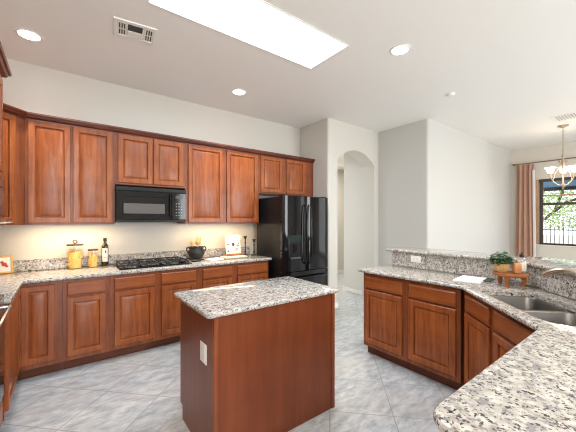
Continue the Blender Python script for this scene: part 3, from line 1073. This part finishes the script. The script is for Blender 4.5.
# framed card in the left corner
t = thing('picture_frame', 'small yellow framed card leaning in the left corner of the counter', 'picture frame', (-0.462, 4.055, ZC0), math.radians(14))
tl = Matrix.Rotation(math.radians(-10), 4, 'X')
fo = MB().rects(-0.066, 0.066, 0, 0.178, [(0, 0.012), (0, 0.0), (0.003, -0.004), (0.016, -0.004), (0.018, 0.003)], True, False).build('frame', M['yellow_frame'], t)
pc = MB().box(-0.05, 0.05, 0.0025, 0.008, 0.016, 0.162).build('card', M['paper'], t, smooth=False)
mt = MB()
for cx_, cz_, rr in ((0.0, 0.075, 0.022), (-0.018, 0.09, 0.015), (0.02, 0.058, 0.013)):
    mt.lathe([(rr, 0), (0.003, 0.001)], n=14)
    for v in mt.bm.verts:
        pass
mt.bm.free()
mk = MB()
for cx_, cz_, rr in ((0.0, 0.09, 0.02), (-0.016, 0.112, 0.013), (0.018, 0.07, 0.012)):
    mk.skin([[(cx_ + rr * math.cos(a), y, cz_ + rr * math.sin(a)) for a in [2 * PI * i / 14 for i in range(14)]] for y in (0.0035, 0.0012)], True, True)
mk.build('card_print', M['redink'], t, smooth=False)
for o in t.children:
    o.matrix_local = tl

# black clay pot with wooden utensils
t = thing('pot', 'round black clay pot with two handles on the back counter', 'pot', (1.45, 3.985, ZC0))
po_ = [(0.004, 0.001), (0.062, 0.0), (0.07, 0.008), (0.098, 0.05), (0.112, 0.085), (0.108, 0.12), (0.092, 0.148), (0.094, 0.166), (0.104, 0.176), (0.098, 0.178), (0.086, 0.164), (0.084, 0.148), (0.098, 0.12), (0.102, 0.085), (0.088, 0.05), (0.06, 0.014), (0.004, 0.012)]
MB().lathe([(r_ * 0.98, z * 0.97) for r_, z in po_], n=32).build('body', M['clay'], t)
for s in (-1, 1):
    MB().tube([(s * 0.088, 0, 0.152), (s * 0.112, 0, 0.168), (s * 0.13, 0, 0.155), (s * 0.134, 0, 0.13), (s * 0.122, 0, 0.105), (s * 0.104, 0, 0.092)], 0.0095, 8).build('handle', M['clay'], t)


def utensil(name, label, px, py, lean, az, kind):
    t = thing(name, label, 'utensil', (1.45 + px, 3.985 + py, ZC0 + 0.0135), az, 'wooden utensils in the black pot')
    mb = MB()
    if kind == 'spatula':
        mb.tube([(0, 0, 0.0), (0, 0, 0.19)], 0.006, 8)
        mb.box(-0.038, 0.038, -0.004, 0.004, 0.18, 0.29, 0.003)
    else:
        mb.tube([(0, 0, 0.0), (0, 0, 0.2)], 0.006, 8)
        mb.ball((0, 0, 0.22), 0.024, 2, (1, 0.35, 1.35))
    o = mb.build('head_and_handle', M['light_wood'], t)
    o.rotation_euler = (lean[0], lean[1], 0)
    o.name = 'blade' if kind == 'spatula' else 'bowl'


utensil('wooden_spatula', 'broad wooden spatula standing in the black pot', 0.018, 0.02, (0.04, 0.06), 0.1, 'spatula')
utensil('wooden_spoon', 'wooden spoon leaning left in the black pot', -0.02, 0.0, (0.0, -0.20), 0.0, 'spoon')
utensil('wooden_spoon', 'wooden spoon leaning right behind the spatula in the black pot', 0.0, -0.022, (0.05, 0.02), 0.6, 'spoon')

# spoon rest
t = thing('spoon_rest', 'small black spoon rest beside the cooktop', 'spoon rest', (1.36, 3.765, ZC0), 0.3)
MB().lathe([(0.004, 0.002), (0.045, 0.0), (0.062, 0.014), (0.06, 0.016), (0.042, 0.006), (0.004, 0.005)], n=24, sy=0.7).build('dish', M['clay'], t)
MB().tube([(0.05, 0.0, 0.011), (0.09, 0, 0.014), (0.125, 0.0, 0.011)], [0.012, 0.010, 0.008], 8).build('handle', M['clay'], t)

# folded napkin
t = MB()
for i in range(3):
    t.box(-0.10 + i * 0.004, 0.10 - i * 0.003, -0.075 + i * 0.003, 0.075 - i * 0.004, i * 0.0065, i * 0.0065 + 0.006, 0.0025)
o = t.build('napkin', M['cloth'])
o.location = (1.615, 3.76, ZC0)
o.rotation_euler = (0, 0, 0.25)
tag(o, 'white folded napkin lying in front of the black pot', 'napkin')

# pale board, book stand and cookbook
o = MB().box(-0.17, 0.17, -0.10, 0.10, 0, 0.018, 0.005).build('cutting_board', M['pale_board'])
o.location = (1.95, 3.865, ZC0)
tag(o, 'pale wooden cutting board lying under the cookbook stand', 'cutting board')
zb = ZC0 + 0.0185
t = thing('book_stand', 'low brown wooden stand holding the cookbook', 'book stand', (1.975, 3.93, zb))
MB().box(-0.125, 0.125, -0.05, 0.03, 0, 0.016, 0.003).box(-0.125, 0.125, -0.05, -0.04, 0.016, 0.03, 0.003).build('base', M['tray_wood'], t, smooth=False)
mb = MB().box(-0.09, 0.09, 0.0, 0.008, 0.0, 0.2, 0.002)
bo = mb.build('back_rest', M['tray_wood'], t, smooth=False)
bo.location = (0, 0.012, 0.012)
bo.rotation_euler = (math.radians(-14), 0, 0)
t = thing('cookbook', 'upright cookbook with a white printed cover on the wooden stand', 'book', (1.975, 3.908, zb + 0.0165))
tl = Matrix.Rotation(math.radians(-14), 4, 'X')
MB().box(-0.115, 0.115, -0.006, 0.018, 0.0, 0.285, 0.0015).build('cover', M['paper'], t, smooth=False)
mk = MB()
random.seed(5)
for i in range(7):
    x = -0.10 + i * 0.03
    mk.box(x, x + 0.008, -0.0068, -0.006, 0.215, 0.275)
mk.build('stripe_print', M['light_wood'], t, smooth=False)
mk = MB()
for (x, z, rx, rz_) in ((-0.08, 0.15, 0.012, 0.016), (0.0, 0.145, 0.022, 0.028), (0.075, 0.13, 0.025, 0.008), (0.05, 0.075, 0.022, 0.008), (-0.085, 0.05, 0.015, 0.012), (0.085, 0.16, 0.01, 0.012), (0.02, 0.06, 0.012, 0.006)):
    mk.skin([[(x + rx * math.cos(a), y, z + rz_ * math.sin(a)) for a in [2 * PI * i / 12 for i in range(12)]] for y in (-0.006, -0.0069)], True, True)
mk.build('cover_print', M['ink'], t, smooth=False)
for o in t.children:
    o.matrix_local = tl

# candlesticks


def candlestick(label, loc, h):
    t = thing('candlestick', label, 'candlestick', loc, 0, 'black candlesticks')
    MB().lathe([(0.004, 0), (0.05, 0), (0.05, 0.008), (0.036, 0.018), (0.012, 0.026)], n=24, cap1=False).build('base', M['black_matte'], t)
    MB().lathe([(0.012, 0.026), (0.009, 0.04), (0.014, 0.055), (0.008, 0.07), (0.0075, h * 0.6), (0.012, h * 0.66), (0.0075, h * 0.72), (0.009, h - 0.045)], n=20, cap0=False, cap1=False).build('stem', M['black_matte'], t)
    MB().lathe([(0.009, h - 0.045), (0.017, h - 0.035), (0.013, h - 0.025), (0.027, h - 0.012), (0.028, h - 0.004), (0.02, h), (0.003, h)], n=22, cap0=False).build('cup', M['black_matte'], t)


candlestick('taller black candlestick next to the cookbook', (2.185, 3.955, ZC0), 0.29)
candlestick('shorter black candlestick beside the refrigerator', (2.295, 3.885, ZC0), 0.245)

# ------------------------------------------------------------------ things on the peninsula
t = thing('dish_towel', 'white folded dish towel with a grey striped end on the peninsula counter', 'towel', (2.90, 1.125, ZC0), math.radians(8))
mb = MB()
mb.box(-0.15, 0.15, -0.09, 0.115, 0, 0.0045, 0.002)
mb.box(-0.147, 0.0, -0.085, 0.113, 0.0047, 0.010, 0.0024)
mb.box(0.008, 0.148, -0.087, 0.11, 0.0047, 0.009, 0.002)
mb.build('cloth', M['cloth'], t)
mb = MB()
for i in range(4):
    mb.box(-0.02, 0.15, -0.135 + i * 0.0125, -0.1245 + i * 0.0125, 0.0005, 0.009 + 0.001 * i, 0.002)
mb.build('striped_end', M['stripe'], t, smooth=False)

# footed wooden tray
TXc, TYc = 2.882, 0.838
t = thing('tray', 'round wooden footed tray between the sink and the raised bar', 'tray', (TXc, TYc, ZC0))
MB().lathe([(0.004, 0.082), (0.108, 0.082), (0.119, 0.086), (0.122, 0.096), (0.118, 0.106), (0.004, 0.107)], n=40).build('top', M['tray_wood'], t)
for a in (math.radians(183), math.radians(305), math.radians(60)):
    lx, ly = 0.085 * math.cos(a), 0.095 * math.sin(a)
    MB().skin([[(lx + q * math.cos(b), ly + q * math.sin(b), z) for b in [PI / 4 + PI / 2 * i for i in range(4)]] for q, z in ((0.015, 0.0), (0.023, 0.0822))], True, True).build('leg', M['tray_wood'], t, smooth=False)
zt = ZC0 + 0.1075
# potted plant
t = thing('potted_plant', 'small leafy green plant in a pale wooden bowl on the tray', 'plant', (TXc - 0.014, TYc + 0.055, zt))
MB().lathe([(0.004, 0.0005), (0.038, 0.0005), (0.053, 0.02), (0.057, 0.05), (0.053, 0.07), (0.046, 0.068), (0.046, 0.06), (0.004, 0.058)], n=28).build('bowl', M['light_wood'], t)
random.seed(11)
stems, leaves, pale = MB(), MB(), MB()
for i in range(85):
    a = random.random() * 2 * PI
    rr = 0.012 + 0.058 * math.sqrt(random.random())
    z = 0.078 + 0.085 * random.random() * (1.15 - rr / 0.10)
    q = Vector((rr * math.cos(a), rr * math.sin(a), z))
    stems.tube([(q.x * 0.15, q.y * 0.15, 0.055), (q.x * 0.5, q.y * 0.5, z * 0.75), q], 0.0012, 5)
    for k2 in range(4):
        b = a + random.uniform(-1.4, 1.4)
        ln, wd = random.uniform(0.024, 0.036), random.uniform(0.009, 0.014)
        dv = Vector((math.cos(b), math.sin(b), random.uniform(-0.4, 0.6))).normalized()
        sv = dv.cross(Vector((0, 0, 1))).normalized()
        up = sv.cross(dv)
        c0 = q + Vector((random.uniform(-.012, .012), random.uniform(-.012, .012), random.uniform(-.012, .008)))
        tgt = pale if random.random() < 0.12 else leaves
        vs = tgt.ring([c0, c0 + dv * ln * 0.5 + sv * wd, c0 + dv * ln - up * 0.003, c0 + dv * ln * 0.5 - sv * wd, c0 + dv * ln * 0.5 + up * 0.003])
        tgt.face((vs[0], vs[1], vs[4]))
        tgt.face((vs[1], vs[2], vs[4]))
        tgt.face((vs[2], vs[3], vs[4]))
        tgt.face((vs[3], vs[0], vs[4]))
stems.build('stems', M['leaf'], t)
lo = leaves.build('foliage', M['leaf'], t, recalc=False)
lo['kind'] = 'stuff'
lp = pale.build('pale_foliage', M['leaf_pale'], t, recalc=False)
lp['kind'] = 'stuff'
# amber box and clear bottle with a black cap
t = thing('soap_bottle', 'square amber soap bottle in front on the tray', 'bottle', (TXc - 0.012, TYc - 0.048, zt), math.radians(-37))
MB().box(-0.026, 0.026, -0.019, 0.019, 0.0005, 0.082, 0.006).build('body', M['amber'], t)
MB().lathe([(0.011, 0.081), (0.011, 0.095), (0.003, 0.096)], n=14).build('cap', M['tray_wood'], t)
t = thing('pump_bottle', 'clear bottle with a white label and black top on the tray', 'bottle', (TXc + 0.068, TYc - 0.058, zt), math.radians(-37))
MB().lathe([(0.004, 0.0005), (0.028, 0.0005), (0.03, 0.006), (0.03, 0.095), (0.024, 0.112), (0.012, 0.122), (0.012, 0.13)], n=22, cap1=False).build('glass', M['glass'], t)
MB().skin([[(0.0306 * math.cos(a), 0.0306 * math.sin(a), z) for a in [PI * 1.0 + PI * i / 14 for i in range(15)]] for z in (0.015, 0.085)], closed=False).build('label', M['paper'], t)
MB().lathe([(0.015, 0.124), (0.016, 0.126), (0.016, 0.146), (0.006, 0.148), (0.006, 0.164), (0.003, 0.165)], n=16).tube([(0, 0, 0.160), (-0.015, -0.02, 0.162), (-0.022, -0.03, 0.156)], 0.005, 8).build('pump', M['black_matte'], t)

# ------------------------------------------------------------------ dining area: curtain, chandelier, window
t = thing('curtain', 'brown curtain hanging left of the dining window', 'curtain', (XR - 0.10, 2.17, 0.02))
rings = []
n = 60
for z, wdt, amp in ((0.0, 0.38, 0.034), (0.9, 0.36, 0.032), (1.8, 0.32, 0.03), (2.55, 0.30, 0.028), (2.69, 0.33, 0.02)):
    a_, b_ = [], []
    for i in range(n + 1):
        q = i / n
        y = (0.5 - q) * wdt
        x = amp * math.sin(q * 2 * PI * 3.5) + 0.006 * math.sin(q * 9 + z)
        a_.append((x - 0.003, y, z))
        b_.append((x + 0.003, y, z))
    rings.append(a_ + b_[::-1])
MB().skin(rings, True, True).build('fabric', M['curtain'], t, sharp=60)
rings = []
for z, y0 in ((0.0, -0.165), (1.8, -0.145), (2.55, -0.14)):
    rings.append([(-0.02, y0, z), (-0.03, y0 - 0.035, z), (0.03, y0 - 0.035, z), (0.035, y0, z)])
MB().skin(rings, True, True).build('lining', M['lining'], t)
t = thing('curtain_rod', 'thin bronze curtain rod above the dining window', 'curtain rod', (XR, 2.36, 2.735))
MB().tube([(-0.10, 0, 0), (-0.10, -2.5, 0)], 0.012, 10).build('rod', M['bronze'], t)
MB().ball((-0.10, 0.02, 0), 0.026, 2).build('finial', M['bronze'], t)
for y in (-0.02, -2.4):
    MB().tube([(0, y, 0), (-0.10, y, 0)], 0.008, 8).build('bracket', M['bronze'], t)

# chandelier
t = thing('chandelier', 'bronze chandelier with glowing bell shades before the dining window', 'chandelier', (6.957, 1.255, ZC))
MB().lathe([(0.003, -0.045), (0.02, -0.043), (0.03, -0.03), (0.075, -0.012), (0.078, 0)], n=28, cap0=True, cap1=True).build('canopy', M['ivory_bronze'], t)
mb = MB()
zz = -0.045
i = 0
while zz > -0.50:
    a = PI / 2 * (i % 2)
    ring = [Vector((0.011 * math.cos(b) * math.cos(a), 0.011 * math.cos(b) * math.sin(a), zz - 0.02 + 0.02 * math.sin(b))) for b in [2 * PI * j / 10 for j in range(11)]]
    mb.tube(ring, 0.0035, 5, False)
    zz -= 0.031
    i += 1
mb.build('chain', M['ivory_bronze'], t)
MB().lathe([(0.004, -0.50), (0.014, -0.51), (0.02, -0.54), (0.012, -0.57), (0.024, -0.62), (0.034, -0.66), (0.02, -0.70), (0.012, -0.74), (0.012, -1.0), (0.03, -1.03), (0.036, -1.05), (0.022, -1.075), (0.008, -1.09), (0.012, -1.105), (0.003, -1.115)], n=18).build('stem', M['ivory_bronze'], t)
rv = Vector((0.1775, -0.984, 0))
fv = Vector((0.984, 0.1775, 0))
for ang in (155, 38, 272):
    a = math.radians(ang)
    dv = rv * math.cos(a) + fv * math.sin(a) * (1 if ang != 272 else -1)
    P_ = lambda r_, z: tuple(dv * r_ + Vector((0, 0, z)))
    arm = MB()
    arm.tube([P_(0.02, -1.05), P_(0.07, -1.03), P_(0.135, -0.97), P_(0.175, -0.90), P_(0.185, -0.83)], 0.0085, 8)
    arm.tube([P_(0.15, -0.95), P_(0.12, -0.83), P_(0.07, -0.74), P_(0.04, -0.66), P_(0.055, -0.60), P_(0.07, -0.63)], 0.007, 8)
    arm.lathe([(0.003, -0.835), (0.03, -0.83), (0.034, -0.82), (0.012, -0.815)], tuple(dv * 0.185), 16)
    arm.build('arm', M['ivory_bronze'], t)
    MB().lathe([(0.016, -0.818), (0.038, -0.80), (0.048, -0.775), (0.056, -0.74), (0.082, -0.705), (0.079, -0.704), (0.052, -0.738), (0.043, -0.775), (0.034, -0.797), (0.014, -0.812)], tuple(dv * 0.185), 24, True, True).build('shade', M['shade'], t)

cl = bpy.data.lights.new('chandelier_lamp', 'POINT')
cl.energy, cl.color, cl.shadow_soft_size = 8, (1.0, 0.78, 0.55), 0.05
clo = bpy.data.objects.new('chandelier_lamp', cl)
COL.objects.link(clo)
clo.location = (6.957, 1.255, ZC - 0.86)

# window: casing, dark sashes, pane, sill
wn = struct(MB().box(XR - 0.012, XR, WY1, WY1 + 0.0, 0, 0.0).build('window_1', M['casing'])) if False else None
mb = MB()
mb.box(XR + 0.02, XR + 0.18, WY1 - 0.05, WY1, WZ0, WZ1, 0.004)
mb.box(XR + 0.02, XR + 0.18, WY0, WY0 + 0.05, WZ0, WZ1, 0.004)
win = struct(mb.build('window_1', M['casing'], smooth=False))
mb = MB()
mb.box(XR + 0.02, XR + 0.16, WY0 + 0.05, WY1 - 0.05, WZ1 - 0.06, WZ1, 0.004)
mb.build('header', M['sash'], win, smooth=False)
mb = MB()
y0, y1, x0, x1 = WY0 + 0.05, WY1 - 0.05, XR + 0.08, XR + 0.13
mb.box(x0, x1, y1 - 0.06, y1 - 0.0, WZ0, WZ1 - 0.06, 0.003)
mb.box(x0, x1, y0, y0 + 0.06, WZ0, WZ1 - 0.06, 0.003)
mb.box(x0, x1, y0 + 0.06, y1 - 0.06, 1.775, 1.83, 0.003)
mb.box(x0, x1, y0 + 0.06, y1 - 0.06, WZ0, WZ0 + 0.035, 0.003)
mb.build('sash', M['sash'], win, smooth=False)
mb = MB()
mb.box(x0, x1, y0 + 0.06, y1 - 0.06, 1.975, 2.005, 0.003)
mb.build('transom', M['casing'], win, smooth=False)
MB().box(x0 + 0.02, x0 + 0.024, y0 + 0.06, y1 - 0.06, WZ0 + 0.035, WZ1 - 0.06).build('pane', M['pane'], win, smooth=False)
MB().box(XR - 0.02, XR + 0.2, WY0 - 0.02, WY1 + 0.02, WZ0 - 0.02, WZ0 + 0.0, 0.003).build('sill', M['trim'], win, smooth=False)

# outside the window
struct(MB().box(XR + 0.2, 40, -14, 22, -0.15, -0.05).build('ground', M['patio'], smooth=False))
t = thing('patio_canopy', 'blue patio canopy on dark beams outside the window', 'canopy', (9.4, 0, 2.36))
MB().box(0, 2.2, -4, 5.0, 0.06, 0.10, 0.0).build('fabric', M['blue'], t, smooth=False)
MB().box(2.2, 2.32, -4, 5.0, -0.04, 0.12, 0.004).build('beam', M['sash'], t, smooth=False)
for y in (-3.0, 4.6):
    MB().box(2.2, 2.3, y, y + 0.1, -2.41, -0.04).build('post', M['sash'], t, smooth=False)
# iron fence
t = thing('fence', 'dark iron bar fence seen through the dining window', 'fence', (13.0, 0, -0.05))
mb = MB()
for z in (0.12, 1.16):
    mb.box(-0.015, 0.015, -0.5, 6, z, z + 0.03)
mb.build('rail', M['black_matte'], t, smooth=False)
bar = MB().box(-0.008, 0.008, -0.008, 0.008, 0.0, 1.28).build('bar', M['black_matte'], t, smooth=False)
bar.location = (0, 0.9, 0)
for i in range(1, 36):
    c = bar.copy()
    COL.objects.link(c)
    c.parent = t
    c.location = (0, 0.9 + i * 0.11, 0)
tag(MB().box(-0.25, 0.25, -0.8, 0.8, 0, 1.34, 0.02).build('garden_wall', M['stucco'], smooth=False), 'pink stucco garden wall beside the iron fence', 'garden wall').location = (13.3, 0.95, -0.05)
# tree
random.seed(3)
t = thing('tree', 'leafy tree with dark bent branches behind the fence', 'tree', (15.5, 4.2, -0.05))
mb = MB()
mb.tube([(0, 0, 0), (0.05, -0.1, 0.9), (0.0, -0.3, 1.3), (-0.2, -0.9, 1.55), (-0.35, -1.6, 2.2), (-0.5, -2.6, 2.5), (-0.5, -3.4, 2.9)], [0.12, 0.09, 0.07, 0.055, 0.045, 0.035, 0.015], 8)
mb.tube([(0.0, -0.3, 1.3), (0.2, 0.1, 2.0), (0.4, 0.5, 3.0), (0.3, 0.6, 4.2)], [0.1, 0.08, 0.06, 0.03], 8)
mb.tube([(-0.25, -1.2, 1.85), (0.0, -1.4, 2.6), (0.2, -1.2, 3.5)], [0.05, 0.04, 0.02], 6)
mb.build('trunk', M['bark'], t)
lf = MB()
for i in range(8000):
    a, b, r_ = random.random() * 2 * PI, random.random(), random.random() ** 0.5
    c0 = Vector((0.3 + 1.3 * r_ * math.cos(a), -1.2 + 3.0 * r_ * math.sin(a), 1.2 + 3.4 * b))
    d1 = Vector((random.uniform(-1, 1), random.uniform(-1, 1), random.uniform(-1, 1))).normalized()
    d2 = d1.orthogonal().normalized()
    s = random.uniform(0.04, 0.09)
    vs = lf.ring([c0, c0 + d1 * s + d2 * s * 0.5, c0 + d1 * 2 * s, c0 + d1 * s - d2 * s * 0.5])
    lf.face(vs)
fo = lf.build('foliage', M['outleaf'], t, recalc=False)
fo['kind'] = 'stuff'

# ------------------------------------------------------------------ lamps fixed under the upper cabinets
for x0, x1, pw_ in ((-0.25, 0.42, 9.0), (1.27, 2.28, 5.5)):
    area('under_cabinet_lamp', ((x0 + x1) / 2, 3.90, 1.395), (0, 0, 0), x1 - x0, 0.05, pw_ * (x1 - x0), (1.0, 0.74, 0.44))
